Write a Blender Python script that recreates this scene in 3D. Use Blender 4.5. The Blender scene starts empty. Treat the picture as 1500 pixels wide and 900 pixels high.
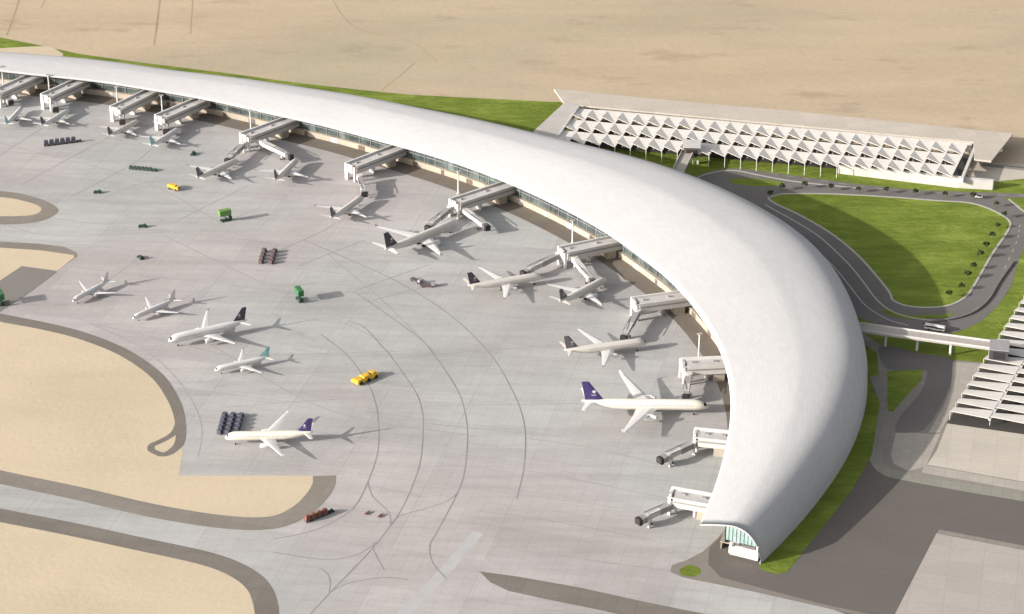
import bpy, bmesh, math, random
import numpy as np
from mathutils import Vector, Matrix
random.seed(7)
S = bpy.context.scene
COL = S.collection
PI = math.pi
rad = math.radians

# ------------------------------------------------------------------ camera (photo is 1500 x 900)
F, PIT, CX, CY, H0 = 3300.0, rad(27), 750.0, 450.0, 593.0
fwd = np.array([0, math.cos(PIT), -math.sin(PIT)]); rt = np.array([1., 0, 0]); up = np.array([0, math.sin(PIT), math.cos(PIT)])
CAM = np.array([0, 0, H0])
def at(x, y, z=0.0):
    """world point at height z that the survey picture shows at x, y"""
    d = fwd*F + rt*(x-CX) + up*(CY-y)
    return CAM + d*((z-H0)/d[2])
cam = bpy.data.cameras.new('camera'); co = bpy.data.objects.new('camera', cam); COL.objects.link(co)
co.location = CAM; co.rotation_euler = (PI/2-PIT, 0, 0)
cam.sensor_width = 36; cam.lens = 36*F/1500; cam.clip_start = 10; cam.clip_end = 60000
S.camera = co

# ------------------------------------------------------------------ light
EL, AZ = rad(17.7), rad(20.0)       # shadows run towards AZ (from +X towards +Y)
w = bpy.data.worlds.new('World'); S.world = w; w.use_nodes = True
nt = w.node_tree; bg = nt.nodes['Background']
sky = nt.nodes.new('ShaderNodeTexSky'); sky.sky_type = 'NISHITA'; sky.sun_disc = False
sky.sun_elevation = EL; sky.sun_rotation = rad(250); sky.air_density = 1.0; sky.dust_density = 4.0; sky.ozone_density = 0.6
hz = nt.nodes.new('ShaderNodeHueSaturation'); hz.inputs['Saturation'].default_value = 0.35; hz.inputs['Value'].default_value = 0.92
nt.links.new(sky.outputs[0], hz.inputs['Color']); nt.links.new(hz.outputs[0], bg.inputs[0]); bg.inputs[1].default_value = 0.105
sl = bpy.data.lights.new('sun', 'SUN'); sl.energy = 3.4; sl.angle = rad(0.6); sl.color = (1.0, 0.95, 0.885)
so = bpy.data.objects.new('sun', sl); COL.objects.link(so)
so.rotation_euler = Vector((math.cos(AZ)*math.cos(EL), math.sin(AZ)*math.cos(EL), -math.sin(EL))).to_track_quat('-Z', 'Y').to_euler()
S.view_settings.view_transform = 'Standard'; S.view_settings.look = 'None'; S.view_settings.gamma = 1
S.view_settings.use_curve_mapping = False; S.view_settings.exposure = 1.13
S.render.engine = 'CYCLES'

# ------------------------------------------------------------------ materials
MATS = {}
def mat(name, col, rough=0.8, var=0.06, scale=0.3, metal=0.0, spec=0.3, col2=None, bump=0.0, alpha=None):
    """plain painted or stony surface with slight procedural variation"""
    if name in MATS: return MATS[name]
    m = bpy.data.materials.new(name); m.use_nodes = True; MATS[name] = m
    n = m.node_tree.nodes; l = m.node_tree.links; b = n['Principled BSDF']
    b.inputs['Roughness'].default_value = rough; b.inputs['Metallic'].default_value = metal
    b.inputs['Specular IOR Level'].default_value = spec
    tc = n.new('ShaderNodeTexCoord'); no = n.new('ShaderNodeTexNoise'); no.inputs['Scale'].default_value = scale
    no.inputs['Detail'].default_value = 5
    l.new(tc.outputs['Object'], no.inputs['Vector'])
    r = n.new('ShaderNodeValToRGB'); l.new(no.outputs['Fac'], r.inputs['Fac'])
    c2 = col2 or tuple(c*(1+var) for c in col); c1 = col if col2 else tuple(c*(1-var) for c in col)
    r.color_ramp.elements[0].position = 0.35; r.color_ramp.elements[1].position = 0.65
    r.color_ramp.elements[0].color = (*c1, 1); r.color_ramp.elements[1].color = (*c2, 1)
    l.new(r.outputs[0], b.inputs['Base Color'])
    if bump:
        bp = n.new('ShaderNodeBump'); bp.inputs['Strength'].default_value = bump; bp.inputs['Distance'].default_value = 0.5
        l.new(no.outputs['Fac'], bp.inputs['Height']); l.new(bp.outputs[0], b.inputs['Normal'])
    return m

class NG:
    """small helper to write node graphs"""
    def __init__(s, name, rough=0.9, spec=0.2):
        m = bpy.data.materials.new(name); m.use_nodes = True; s.m = m; MATS[name] = m
        s.n = m.node_tree.nodes; s.l = m.node_tree.links; s.b = s.n['Principled BSDF']
        s.b.inputs['Roughness'].default_value = rough; s.b.inputs['Specular IOR Level'].default_value = spec
        s.geo = s.n.new('ShaderNodeNewGeometry')
    def mapv(s, rot=0, sc=(1, 1, 1), src=None):
        mp = s.n.new('ShaderNodeMapping'); mp.inputs['Rotation'].default_value = (0, 0, rot); mp.inputs['Scale'].default_value = sc
        s.l.new(src or s.geo.outputs['Position'], mp.inputs['Vector']); return mp.outputs[0]
    def noise(s, v, scale, detail=5, rough=0.5, dist=0.0):
        t = s.n.new('ShaderNodeTexNoise'); s.l.new(v, t.inputs['Vector']); t.inputs['Scale'].default_value = scale
        t.inputs['Detail'].default_value = detail; t.inputs['Roughness'].default_value = rough; t.inputs['Distortion'].default_value = dist
        return t.outputs['Fac']
    def ramp(s, f, stops):
        r = s.n.new('ShaderNodeValToRGB'); s.l.new(f, r.inputs['Fac']); e = r.color_ramp.elements
        while len(e) < len(stops): e.new(0.5)
        for k, (p, c) in enumerate(stops):
            e[k].position = p; e[k].color = (*c, 1) if isinstance(c, tuple) else (c, c, c, 1)
        return r.outputs[0]
    def mix(s, a, b, fac=1.0, mode='MULTIPLY'):
        x = s.n.new('ShaderNodeMix'); x.data_type = 'RGBA'; x.blend_type = mode
        if isinstance(fac, float): x.inputs[0].default_value = fac
        else: s.l.new(fac, x.inputs[0])
        for i, q in ((6, a), (7, b)):
            if isinstance(q, tuple): x.inputs[i].default_value = (*q, 1)
            else: s.l.new(q, x.inputs[i])
        return x.outputs[2]
    def brick(s, v, w_, h_, c1, c2, cm, mortar=0.02, off=0.0, scale=1.0):
        t = s.n.new('ShaderNodeTexBrick'); s.l.new(v, t.inputs['Vector']); t.offset = off; t.squash = 1
        t.inputs['Scale'].default_value = scale; t.inputs['Brick Width'].default_value = w_; t.inputs['Row Height'].default_value = h_
        t.inputs['Mortar Size'].default_value = mortar; t.inputs['Mortar Smooth'].default_value = 0.3
        for k, c in (('Color1', c1), ('Color2', c2), ('Mortar', cm)): t.inputs[k].default_value = (c, c, c, 1)
        return t.outputs['Color']
    def done(s, col, height=None, strength=0.3, dist=1.0):
        s.l.new(col, s.b.inputs['Base Color'])
        if height is not None:
            bp = s.n.new('ShaderNodeBump'); bp.inputs['Strength'].default_value = strength; bp.inputs['Distance'].default_value = dist
            s.l.new(height, bp.inputs['Height']); s.l.new(bp.outputs[0], s.b.inputs['Normal'])
        return s.m

def m_desert():
    g = NG('desert_soil', 0.95, 0.1); P = g.mapv()
    v = g.mapv(rad(-12), (0.35, 1, 1))
    base = g.ramp(g.noise(v, 0.004, 6, 0.55, 0.6), [(0.3, (0.40, 0.325, 0.23)), (0.5, (0.44, 0.35, 0.25)), (0.7, (0.485, 0.375, 0.265))])
    # greenish grey flat in the middle of the desert
    flat = g.ramp(g.noise(g.mapv(0, (0.6, 1, 1)), 0.0022, 4, 0.6, 1.2), [(0.46, 0.0), (0.62, 1.0)])
    base = g.mix(base, (0.37, 0.325, 0.23), flat, 'MIX')
    streak = g.ramp(g.noise(g.mapv(rad(-22), (0.2, 1, 1)), 0.02, 4, 0.6), [(0.35, 0.95), (0.6, 1.03)])
    base = g.mix(base, streak, 1.0)
    speck = g.ramp(g.noise(g.mapv(rad(-6), (0.4, 1, 1)), 0.035, 5, 0.62), [(0.33, 0.83), (0.42, 1.0)])
    base = g.mix(base, speck, 1.0)
    mott = g.ramp(g.noise(g.mapv(rad(-10), (0.55, 1, 1)), 0.018, 6, 0.68, 0.8), [(0.3, (0.94, 0.94, 0.94)), (0.5, (1.0, 1.0, 1.0)), (0.7, (1.05, 1.02, 0.99))])
    base = g.mix(base, mott, 1.0)
    fine = g.ramp(g.noise(P, 0.22, 6, 0.7), [(0.3, 0.93), (0.7, 1.06)])
    base = g.mix(base, fine, 1.0)
    return g.done(base, g.noise(P, 0.05, 6, 0.6), 0.25, 1.0)
def m_sand():
    g = NG('graded_sand', 0.95, 0.1); P = g.mapv()
    base = g.ramp(g.noise(P, 0.012, 5, 0.6, 0.4), [(0.3, (0.475, 0.40, 0.29)), (0.7, (0.545, 0.445, 0.325))])
    fine = g.ramp(g.noise(P, 0.35, 6, 0.7), [(0.3, 0.95), (0.7, 1.04)])
    big = g.ramp(g.noise(g.mapv(rad(12), (0.3, 1, 1)), 0.03, 6, 0.65), [(0.3, 0.955), (0.55, 1.01)])
    dots = g.ramp(g.noise(P, 0.09, 6, 0.7), [(0.26, 0.86), (0.33, 1.0)])
    return g.done(g.mix(g.mix(g.mix(base, fine), big), dots), g.noise(P, 0.3, 5, 0.6), 0.25, 0.5)
def m_apron():
    g = NG('apron_concrete', 0.85, 0.25)
    v = g.mapv(rad(14))
    blocks = g.brick(v, 46, 31, 0.945, 1.045, 0.92, 0.5)
    slabs = g.brick(v, 7.6, 7.6, 0.975, 1.02, 0.86, 0.14)
    blot = g.ramp(g.noise(g.mapv(rad(10), (0.5, 1, 1)), 0.016, 6, 0.6, 0.8), [(0.30, (0.33, 0.315, 0.305)), (0.5, (0.375, 0.362, 0.353)), (0.7, (0.41, 0.40, 0.39))])
    tint = g.ramp(g.noise(g.mapv(), 0.006, 2, 0.5), [(0.4, (1.03, 0.985, 0.985)), (0.6, (0.97, 1.0, 0.995))])
    streak = g.ramp(g.noise(g.mapv(rad(12), (0.05, 1, 1)), 0.12, 5, 0.65), [(0.3, 0.9), (0.55, 1.02)])
    fine = g.ramp(g.noise(g.mapv(), 0.4, 6, 0.7), [(0.3, 0.95), (0.7, 1.04)])
    c = blot
    stain = g.ramp(g.noise(g.mapv(rad(-20), (0.5, 1, 1)), 0.05, 6, 0.7, 0.5), [(0.28, 0.86), (0.38, 1.0)])
    pale = g.ramp(g.noise(g.mapv(rad(30)), 0.009, 3, 0.5, 0.5), [(0.58, 1.0), (0.66, 1.06)])
    for k in (blocks, slabs, tint, streak, fine, stain, pale): c = g.mix(c, k)
    return g.done(c, g.noise(g.mapv(), 0.6, 4, 0.6), 0.1, 0.3)
def m_tarmac(name, c, var=0.08, joints=None, rot=14):
    g = NG(name, 0.9, 0.2)
    a = tuple(x*(1-var) for x in c); b = tuple(x*(1+var) for x in c)
    base = g.ramp(g.noise(g.mapv(rad(rot), (0.4, 1, 1)), 0.03, 6, 0.62, 0.5), [(0.32, a), (0.68, b)])
    fine = g.ramp(g.noise(g.mapv(), 0.5, 6, 0.75), [(0.3, 0.92), (0.7, 1.07)])
    base = g.mix(base, fine)
    if joints: base = g.mix(base, g.brick(g.mapv(rad(rot)), joints, joints*0.8, 0.95, 1.04, 0.84, 0.16))
    return g.done(base, g.noise(g.mapv(), 0.8, 4, 0.6), 0.1, 0.2)
def m_grass():
    g = NG('grass_lawn', 0.95, 0.1)
    base = g.ramp(g.noise(g.mapv(rad(8), (0.45, 1, 1)), 0.05, 6, 0.65, 0.5), [(0.3, (0.115, 0.155, 0.022)), (0.5, (0.145, 0.19, 0.03)), (0.72, (0.215, 0.265, 0.05))])
    st = g.ramp(g.noise(g.mapv(rad(8), (0.25, 1, 1)), 0.22, 5, 0.7), [(0.3, 0.78), (0.7, 1.2)])
    return g.done(g.mix(base, st), g.noise(g.mapv(rad(8), (0.5, 1, 1)), 0.25, 6, 0.7), 0.9, 1.2)
def m_roof():
    g = NG('roof_membrane_panels', 0.8, 0.3); g.b.inputs['Sheen Weight'].default_value = 0.0
    uv = g.n.new('ShaderNodeUVMap')
    v = g.mapv(0, (1, 1, 1), uv.outputs[0])
    pan = g.brick(v, 5.0, 2.2, 0.965, 1.025, 0.88, 0.09, 0.5)
    seam = g.brick(v, 30.0, 400.0, 0.99, 1.008, 0.955, 0.25)
    blot = g.ramp(g.noise(g.mapv(0, (0.3, 1, 1), uv.outputs[0]), 0.06, 5, 0.6), [(0.3, (0.442, 0.436, 0.437)), (0.7, (0.465, 0.457, 0.457))])
    c = g.mix(g.mix(blot, pan), seam)
    return g.done(c, pan, 0.25, 0.2)
def m_glass():
    g = NG('facade_glazing', 0.18, 0.6)
    c = g.ramp(g.noise(g.mapv(0, (1, 1, 0.6)), 0.12, 4, 0.6), [(0.35, (0.03, 0.04, 0.04)), (0.55, (0.075, 0.095, 0.092)), (0.7, (0.15, 0.185, 0.18))])
    return g.done(c)

DESERT, SAND, APRON, GRASS, ROOF, GLASS = m_desert(), m_sand(), m_apron(), m_grass(), m_roof(), m_glass()
SHOULDER = m_tarmac('shoulder_tarmac', (0.215, 0.19, 0.165), 0.09, 9)
SHOULDER_D = m_tarmac('dark_shoulder_tarmac', (0.175, 0.155, 0.135), 0.1, 9)
ASPH = m_tarmac('asphalt', (0.125, 0.11, 0.10), 0.05)
ROADM = m_tarmac('road_asphalt', (0.15, 0.137, 0.13), 0.1)
BROWN = m_tarmac('airside_road_tarmac', (0.165, 0.142, 0.118), 0.08, 12)
PAVE = m_tarmac('pale_paving', (0.36, 0.325, 0.285), 0.05, 6)
PAVE_D = m_tarmac('grey_paving', (0.23, 0.21, 0.185), 0.08, 5)
PLAZA = m_tarmac('plaza_concrete', (0.46, 0.415, 0.355), 0.05, 12)
YARD = m_tarmac('yard_concrete', (0.36, 0.325, 0.30), 0.05, 16)
KERB = mat('kerb_stone', (0.38, 0.355, 0.32))
LINE = mat('marking_dark', (0.235, 0.215, 0.208), var=0.12, scale=0.05)
LINE_F = mat('marking_faint', (0.285, 0.262, 0.25), var=0.1, scale=0.05)
LINE_L = mat('marking_pale', (0.46, 0.44, 0.43), var=0.05, scale=0.05)
CREAM = mat('cream_render', (0.36, 0.31, 0.25), var=0.08, scale=0.08)
WHITE = mat('white_paint', (0.62, 0.60, 0.575), var=0.04, scale=0.2)
OFFW = mat('offwhite_cladding', (0.52, 0.49, 0.465), var=0.06, scale=0.15)
PANEL = mat('grey_cladding', (0.47, 0.45, 0.435), var=0.08, scale=0.15)
STEELD = mat('dark_steel', (0.12, 0.11, 0.11), 0.5)
STEEL = mat('grey_steel', (0.28, 0.265, 0.265), 0.6)
CAB = mat('cab_canopy_black', (0.03, 0.027, 0.027), 0.7)
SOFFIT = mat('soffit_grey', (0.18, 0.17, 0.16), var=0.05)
CANOPY = mat('canopy_plates', (0.66, 0.62, 0.57), var=0.04, scale=0.1)
DECK_SHADE = mat('deck_painted_shade', (0.06, 0.055, 0.05))  # deck coloured near black: shade seen through the roof gaps is painted in
PURPLE = mat('purple_fin_paint', (0.045, 0.032, 0.115), 0.4)
NAVYF = mat('dark_fin_paint', (0.055, 0.048, 0.065), 0.4)
GREYF = mat('grey_fin_paint', (0.12, 0.11, 0.12), 0.4)
TEALF = mat('teal_fin_paint', (0.16, 0.42, 0.42), 0.4, col2=(0.3, 0.55, 0.54), scale=0.4)
BODYC = mat('ivory_aircraft_paint', (0.64, 0.60, 0.53), 0.35, var=0.02)
BODYW = mat('white_aircraft_paint', (0.62, 0.60, 0.58), 0.35, var=0.02)
BODYG = mat('greige_aircraft_paint', (0.56, 0.525, 0.48), 0.35, var=0.03)
WING = mat('wing_paint', (0.56, 0.54, 0.53), 0.4, var=0.03)
GLASSD = mat('cockpit_glass', (0.03, 0.03, 0.035), 0.15)
RUBBER = mat('tyre_rubber', (0.025, 0.025, 0.025))
YEL = mat('yellow_paint', (0.62, 0.39, 0.035), 0.45, var=0.1)
GREEN = mat('green_paint', (0.12, 0.235, 0.06), 0.5, var=0.15)
GREEN2 = mat('deep_green_paint', (0.045, 0.14, 0.06), 0.5, var=0.15)
DKGREEN = mat('dark_green_paint', (0.02, 0.05, 0.035), 0.5)
DKRED = mat('dull_red_paint', (0.17, 0.07, 0.05), 0.6)
SLATE = mat('slate_container', (0.085, 0.085, 0.115), 0.6)
MAROON = mat('maroon_container', (0.11, 0.08, 0.085), 0.6)
LEAF = mat('leaf_green', (0.035, 0.05, 0.015), var=0.35, scale=1.5)
BARK = mat('bark', (0.12, 0.09, 0.06))

# ------------------------------------------------------------------ mesh helpers
def link(name, bm, m, parent=None, smooth=False):
    me = bpy.data.meshes.new(name); bm.normal_update(); bm.to_mesh(me); bm.free()
    for k in (m if isinstance(m, (list, tuple)) else [m]): me.materials.append(k)
    if smooth:
        for p in me.polygons: p.use_smooth = True
    o = bpy.data.objects.new(name, me); COL.objects.link(o)
    if parent: o.parent = parent
    return o
def tag(o, label, cat, group=None):
    o['label'] = label; o['category'] = cat
    if group: o['group'] = group
    return o
def thing(name, label, cat, loc, rz=0, group=None):
    o = bpy.data.objects.new(name, None); COL.objects.link(o); o.location = loc; o.rotation_euler = (0, 0, rz)
    return tag(o, label, cat, group)
def struct(o, kind='structure'): o['kind'] = kind; return o
def box(bm, c, s, rz=0, taper=1.0, M=None):
    vs = []
    for z in (-.5, .5):
        t = taper if z > 0 else 1
        for x, y in ((-.5, -.5), (.5, -.5), (.5, .5), (-.5, .5)):
            p = Vector((x*s[0]*t, y*s[1]*t, z*s[2])); p.rotate(Matrix.Rotation(rz, 3, 'Z')); p += Vector(c)
            vs.append(bm.verts.new(M @ p if M else p))
    for f in ((3, 2, 1, 0), (4, 5, 6, 7), (0, 1, 5, 4), (1, 2, 6, 5), (2, 3, 7, 6), (3, 0, 4, 7)): bm.faces.new([vs[i] for i in f])
def bbox(c, s, rz=0, taper=1.0, bevel=0.0):
    bm = bmesh.new(); box(bm, c, s, rz, taper)
    if bevel: bmesh.ops.bevel(bm, geom=bm.edges[:], offset=bevel, segments=2, affect='EDGES', profile=0.5)
    return bm
def tube(bm, a, b, r0, r1=None, n=10, cap=True):
    a = Vector(a); b = Vector(b); r1 = r0 if r1 is None else r1
    q = (b-a).to_track_quat('Z', 'Y'); A = []; B = []
    for k in range(n):
        d = Vector((math.cos(2*PI*k/n), math.sin(2*PI*k/n), 0)); d.rotate(q)
        A.append(bm.verts.new(a+d*r0)); B.append(bm.verts.new(b+d*r1))
    for k in range(n): bm.faces.new((A[k], A[(k+1) % n], B[(k+1) % n], B[k]))
    if cap: bm.faces.new(A[::-1]); bm.faces.new(B)
def btube(a, b, r0, r1=None, n=10):
    bm = bmesh.new(); tube(bm, a, b, r0, r1, n); return bm
def rings(bm, rs, close=True, cap=True):
    """skin a list of rings of equal count"""
    V = [[bm.verts.new(p) for p in r] for r in rs]; n = len(V[0])
    for a, b in zip(V[:-1], V[1:]):
        for k in range(n if close else n-1):
            bm.faces.new((a[k], a[(k+1) % n], b[(k+1) % n], b[k]))
    if cap and close: bm.faces.new(V[0][::-1]); bm.faces.new(V[-1])
    return V
def catmull(P, n=8, closed=False):
    P = [np.array(p, float) for p in P]; out = []; N = len(P)
    for i in range(N if closed else N-1):
        p0 = P[(i-1) % N] if closed or i > 0 else P[0]*2-P[1]; p1 = P[i]; p2 = P[(i+1) % N]
        p3 = P[(i+2) % N] if closed or i+2 < N else P[-1]*2-P[-2]
        for k in range(n):
            t = k/n; out.append(0.5*((2*p1)+(-p0+p2)*t+(2*p0-5*p1+4*p2-p3)*t*t+(-p0+3*p1-3*p2+p3)*t**3))
    if not closed: out.append(P[-1])
    return out
def poly(name, px, z, m, smooth=0, thick=0.0):
    """flat ground sheet from surveyed corner points (optionally a raised slab)"""
    pts = [at(x, y, z) for x, y in px]
    if smooth: pts = catmull(pts, smooth, True)
    return wpoly(name, pts, z, m, thick)
def wpoly(name, pts, z, m, thick=0.0):
    bm = bmesh.new(); vs = [bm.verts.new((p[0], p[1], z)) for p in pts]; f = bm.faces.new(vs); bm.normal_update()
    if f.normal.z < 0: f.normal_flip()
    if thick:
        r = bmesh.ops.extrude_face_region(bm, geom=[f])
        for v in [g for g in r['geom'] if isinstance(g, bmesh.types.BMVert)]: v.co.z += thick
    bmesh.ops.triangulate(bm, faces=bm.faces[:], ngon_method='EAR_CLIP')
    return struct(link(name, bm, m))
def ribbon(bm, pts, w_, z, h=0.0):
    P = np.array([[p[0], p[1]] for p in pts]); t = np.gradient(P, axis=0); t /= np.linalg.norm(t, axis=1)[:, None]+1e-9
    ww = np.linspace(w_[0], w_[1], len(P))[:, None] if isinstance(w_, tuple) else w_; n = np.stack([-t[:, 1], t[:, 0]], 1)*ww/2
    if h:
        rs = [[(a[0]+b[0]*s, a[1]+b[1]*s, zz) for s, zz in ((1, z), (1, z+h), (-1, z+h), (-1, z))] for a, b in zip(P, n)]
        rings(bm, rs)
    else:
        V = [(bm.verts.new((*(a+b), z)), bm.verts.new((*(a-b), z))) for a, b in zip(P, n)]
        for a, b in zip(V[:-1], V[1:]): bm.faces.new((a[1], b[1], b[0], a[0]))
def pxline(bm, px, w_, z, sm=6, h=0.0):
    p = [at(x, y, z) for x, y in px]
    ribbon(bm, catmull(p, sm) if sm and len(p) > 2 else p, w_, z, h)

# ------------------------------------------------------------------ terminal roof geometry
inner = [(-120,93),(0,103.5),(42,109),(72,111.5),(110,115.5),(149,120),(211,130),(300,145),(371,161),(415,171),(460,180.5),(572,211),(630,227),(698,250),(760,275),(840,314),(890,342),(922,365),(970,401),(1005,436),(1038,481),(1060,527),(1068,560),(1071,600),(1064,652),(1056,686),(1046,717),(1025,768)]
WK = np.array([35.6,41.4,40.9,50.7,59.7,72.,96.1,104.9,86.1,59.3,31.0]); HK = np.array([16.3,17.7,18.6,21.,23.5,25.9,28.6,28.6,24.4,22.2,17.6])
HIK = np.array([15,15,15.3,16,17.5,19,19.5,17,14.])
def arcl(p): return np.concatenate([[0], np.cumsum(np.linalg.norm(np.diff(p, axis=0), axis=1))])
def herm(xk, yk, x):
    m_ = np.gradient(yk, xk, axis=0); i = np.clip(np.searchsorted(xk, x)-1, 0, len(xk)-2)
    h = xk[i+1]-xk[i]; t = (x-xk[i])/h
    if yk.ndim > 1: h = h[:, None]; t = t[:, None]
    return (1+2*t)*(1-t)**2*yk[i]+t*(1-t)**2*h*m_[i]+t*t*(3-2*t)*yk[i+1]+t*t*(t-1)*h*m_[i+1]
NS = 201
g0 = np.array([at(x, y, 0)[:2] for x, y in inner]); a0 = arcl(g0); hs = np.interp(a0/a0[-1], np.linspace(0, 1, 9), HIK)
g0 = np.array([at(x, y, h)[:2] for (x, y), h in zip(inner, hs)]); a0 = arcl(g0)
sN = np.linspace(0, a0[-1], NS); EDGE = herm(a0, g0, sN)
for _ in range(18): EDGE[1:-1] = EDGE[1:-1]*.5+(EDGE[:-2]+EDGE[2:])*.25
LEN = a0[-1]; sn = sN/LEN
RW = herm(np.linspace(0, 1, 11), WK, sn); RH = herm(np.linspace(0, 1, 11), HK, sn); RI = np.interp(sn, np.linspace(0, 1, 9), HIK)
TG = np.gradient(EDGE, axis=0); TG /= np.linalg.norm(TG, axis=1)[:, None]; NM = np.stack([-TG[:, 1], TG[:, 0]], 1)
SKEW = np.clip((sn-0.86)/0.14, 0, 1)**2*4.5
UM = 0.52
EEK = 4.0-1.6*np.clip((sn-0.82)/0.18, 0, 1)
def prof(u, hi, H, e=4.0):
    u = np.asarray(u, float)
    return np.where(u < UM, hi+(H-hi)*(1-(1-np.clip(u/UM, 0, 1))**1.3), H*(1-np.clip((u-UM)/(1-UM), 0, 1)**e)**(1.3/e))
def roofpt(i, u, dz=0.0):
    p = EDGE[i]+NM[i]*RW[i]*u+TG[i]*SKEW[i]*u
    return (p[0], p[1], float(prof(u, RI[i], RH[i], EEK[i]))+dz)
def stn(i, off, z):     # point offset metres inside the roof edge
    p = EDGE[i]+NM[i]*off+TG[i]*SKEW[i]*off/RW[i]; return (p[0], p[1], z)
def roofz(i, off): return float(prof(off/RW[i], RI[i], RH[i], EEK[i]))

# ------------------------------------------------------------------ ground and paving
struct(wpoly('ground', [(-16000, -6000), (16000, -6000), (16000, 26000), (-16000, 26000)], 0.0, DESERT))
# apron: left and bottom, bounded by the terminal foot on the right
ap = [(-260, 40)]+[(-200, 95)]
foot = [(roofpt(i, 0.8)[0], roofpt(i, 0.8)[1]) for i in range(0, NS, 5)]
pts = [at(-420, 60), ] + [np.array([*p, 0]) for p in foot] + [at(1100, 800), at(1070, 835), at(1200, 872), at(1330, 905), at(1420, 980), at(1300, 1150), at(-700, 1150)]
wpoly('apron', pts, 0.03, APRON)
# pale taxiway patch and patches of newer concrete
for px in ([(575,880),(640,835),(700,770),(760,790),(700,860),(660,930),(560,930)], [(280,350),(330,322),(392,330),(372,362)], [(860,870),(930,830),(1100,870),(1230,905),(1230,940),(900,900)]):
    pass
SB = 0.06
# shoulders, then sand on top
poly('runway_shoulder', [(-120,272),(0,280),(40,286),(70,296),(86,308),(72,320),(45,327),(0,329),(-120,330)], SB, SHOULDER, 4)
poly('sand_island', [(-120,282),(0,289),(36,295),(57,302),(60,309),(48,315),(20,317),(0,317),(-120,318)], SB+.03, SAND, 4)
poly('runway_shoulder', [(-160,350),(-60,351),(0,354),(55,357),(95,362),(112,370),(114,376),(80,398),(40,430),(0,456),(-60,480),(-160,470)], SB, SHOULDER)
poly('sand_island', [(-160,360),(0,363),(60,367),(108,374),(109,377),(84,397),(33,390),(0,411),(-60,450),(-160,440)], SB+.03, SAND)
poly('parking_pad', [(32,390),(84,398),(40,431),(0,457),(-60,490),(-60,448),(0,411)], SB+.06, m_tarmac('pad_tarmac', (0.19, 0.178, 0.16), 0.07))
poly('sand_field', [(-250,425),(0,466),(60,477),(120,492),(180,516),(228,547),(253,580),(264,612),(264,650),(268,664),(262,697),(462,697),(460,715),(446,735),(418,752),(380,759),(330,758),(230,741),(120,715),(0,689),(-250,636)], SB, SAND)
bm = bmesh.new()
pxline(bm, [(-250,421),(-100,444),(0,465.5),(60,477),(120,492),(180,516),(228,549),(252,582),(263,612),(264,645),(252,661),(238,666),(226,662)], (10.0, 3.6), SB+.03, 8)
pxline(bm, [(226.5,662.3),(221,658),(223,652),(234,647),(249,639),(257,631),(262,618)], 3.6, SB+.05, 8)
struct(link('perimeter_road', bm, SHOULDER_D))
bm = bmesh.new()
a = [(-250,644),(0,699),(110,722),(225,748.5),(330,765),(400,765.5),(440,749),(463,728),(474,710),(475,697)]
pxline(bm, a, 11.5, SB+.03, 8); struct(link('taxiway_shoulder', bm, SHOULDER))
poly('sand_field', [(-250,712),(0,762),(100,782),(200,803),(290,822),(340,840),(366,868),(374,900),(366,960),(330,1150),(-250,1150)], SB, SAND)
bm = bmesh.new()
pxline(bm, [(-250,706),(0,755),(100,774.5),(200,796),(300,818),(350,837),(380,862),(391,900),(384,950),(350,1080)], 11.0, SB+.03, 8); struct(link('taxiway_shoulder', bm, SHOULDER_D))
poly('taxiway_shoulder', [(702,837),(760,845),(850,861),(950,883),(1020,897),(1150,925),(1400,975),(1400,1010),(1100,945),(940,908),(880,894),(800,878),(745,866),(718,853)], SB, SHOULDER_D)

# airside service road under the roof edge
bm = bmesh.new()
V = [(bm.verts.new(stn(i, -4.0 if sn[i] < .5 else -4+9*(sn[i]-.5), SB)), bm.verts.new(stn(i, 12, SB))) for i in range(0, NS-14, 2)]
for p, q in zip(V[:-1], V[1:]): bm.faces.new((p[0], q[0], q[1], p[1]))
struct(link('service_road', bm, BROWN))

# landscaped ground on the landside
poly('grass_verge', [(-300,10),(-60,45),(0,55),(60,67),(115,79),(200,91),(330,107),(430,121),(520,131),(600,139),(700,144),(800,149),(830,150),(860,230),(700,260),(300,190),(-300,120)], 0.015, GRASS)
poly('sand_mound', [(-60,74),(0,71),(45,68.5),(72,69),(86,75),(90,83),(40,95),(-60,90)], SB, SAND, 4)
poly('grass_verge', [(800,180),(1020,195),(1230,232),(1456,262),(1600,258),(1900,300),(1900,720),(1300,640),(1262,500),(1100,330),(1000,290)], 0.02, GRASS)
# landside road loop
poly('loop_road', [(1012,262),(1030,254),(1055,248),(1085,247),(1130,253),(1196,262),(1272,272),(1348,279),(1437,282),(1500,284),(1700,284),(1700,298),(1530,297),(1478,294),(1490,303),(1505,318),(1507,335),(1503,355),(1490,388),(1483,416),(1463,447),(1441,468),(1418,481),(1389,490),(1360,491),(1317,484),(1273,471),(1240,460),(1180,400),(1120,330),(1060,290)], SB, ROADM)
oval = [(1126,291),(1140,286),(1155,284.5),(1215,284.5),(1302,289),(1374,294.5),(1418,297.5),(1446,305),(1470,317),(1480,328),(1473,344),(1452,375),(1426,420),(1412,437),(1389,448),(1360,451),(1331,449),(1309,441),(1303,429),(1285,406),(1256,374),(1221,345),(1187,324),(1158,309),(1138,300)]
wpoly('grass_oval', catmull([at(*p) for p in oval], 5, True), 0.10, GRASS)
bm = bmesh.new()
ok_ = catmull([at(*p) for p in oval], 5, True); ok_.append(ok_[0]); ribbon(bm, ok_, 1.5, 0.12, 0.14)
pxline(bm, [(1018,262),(1040,254),(1075,250),(1120,258.5),(1171,267),(1262,276.5)], 1.3, SB+.02, 6, .14)
pxline(bm, [(1120,300),(1160,322),(1200,347),(1240,384),(1262,410),(1285,440),(1310,458),(1350,468),(1390,470)], 1.1, SB+.02, 6, .14)
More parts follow.
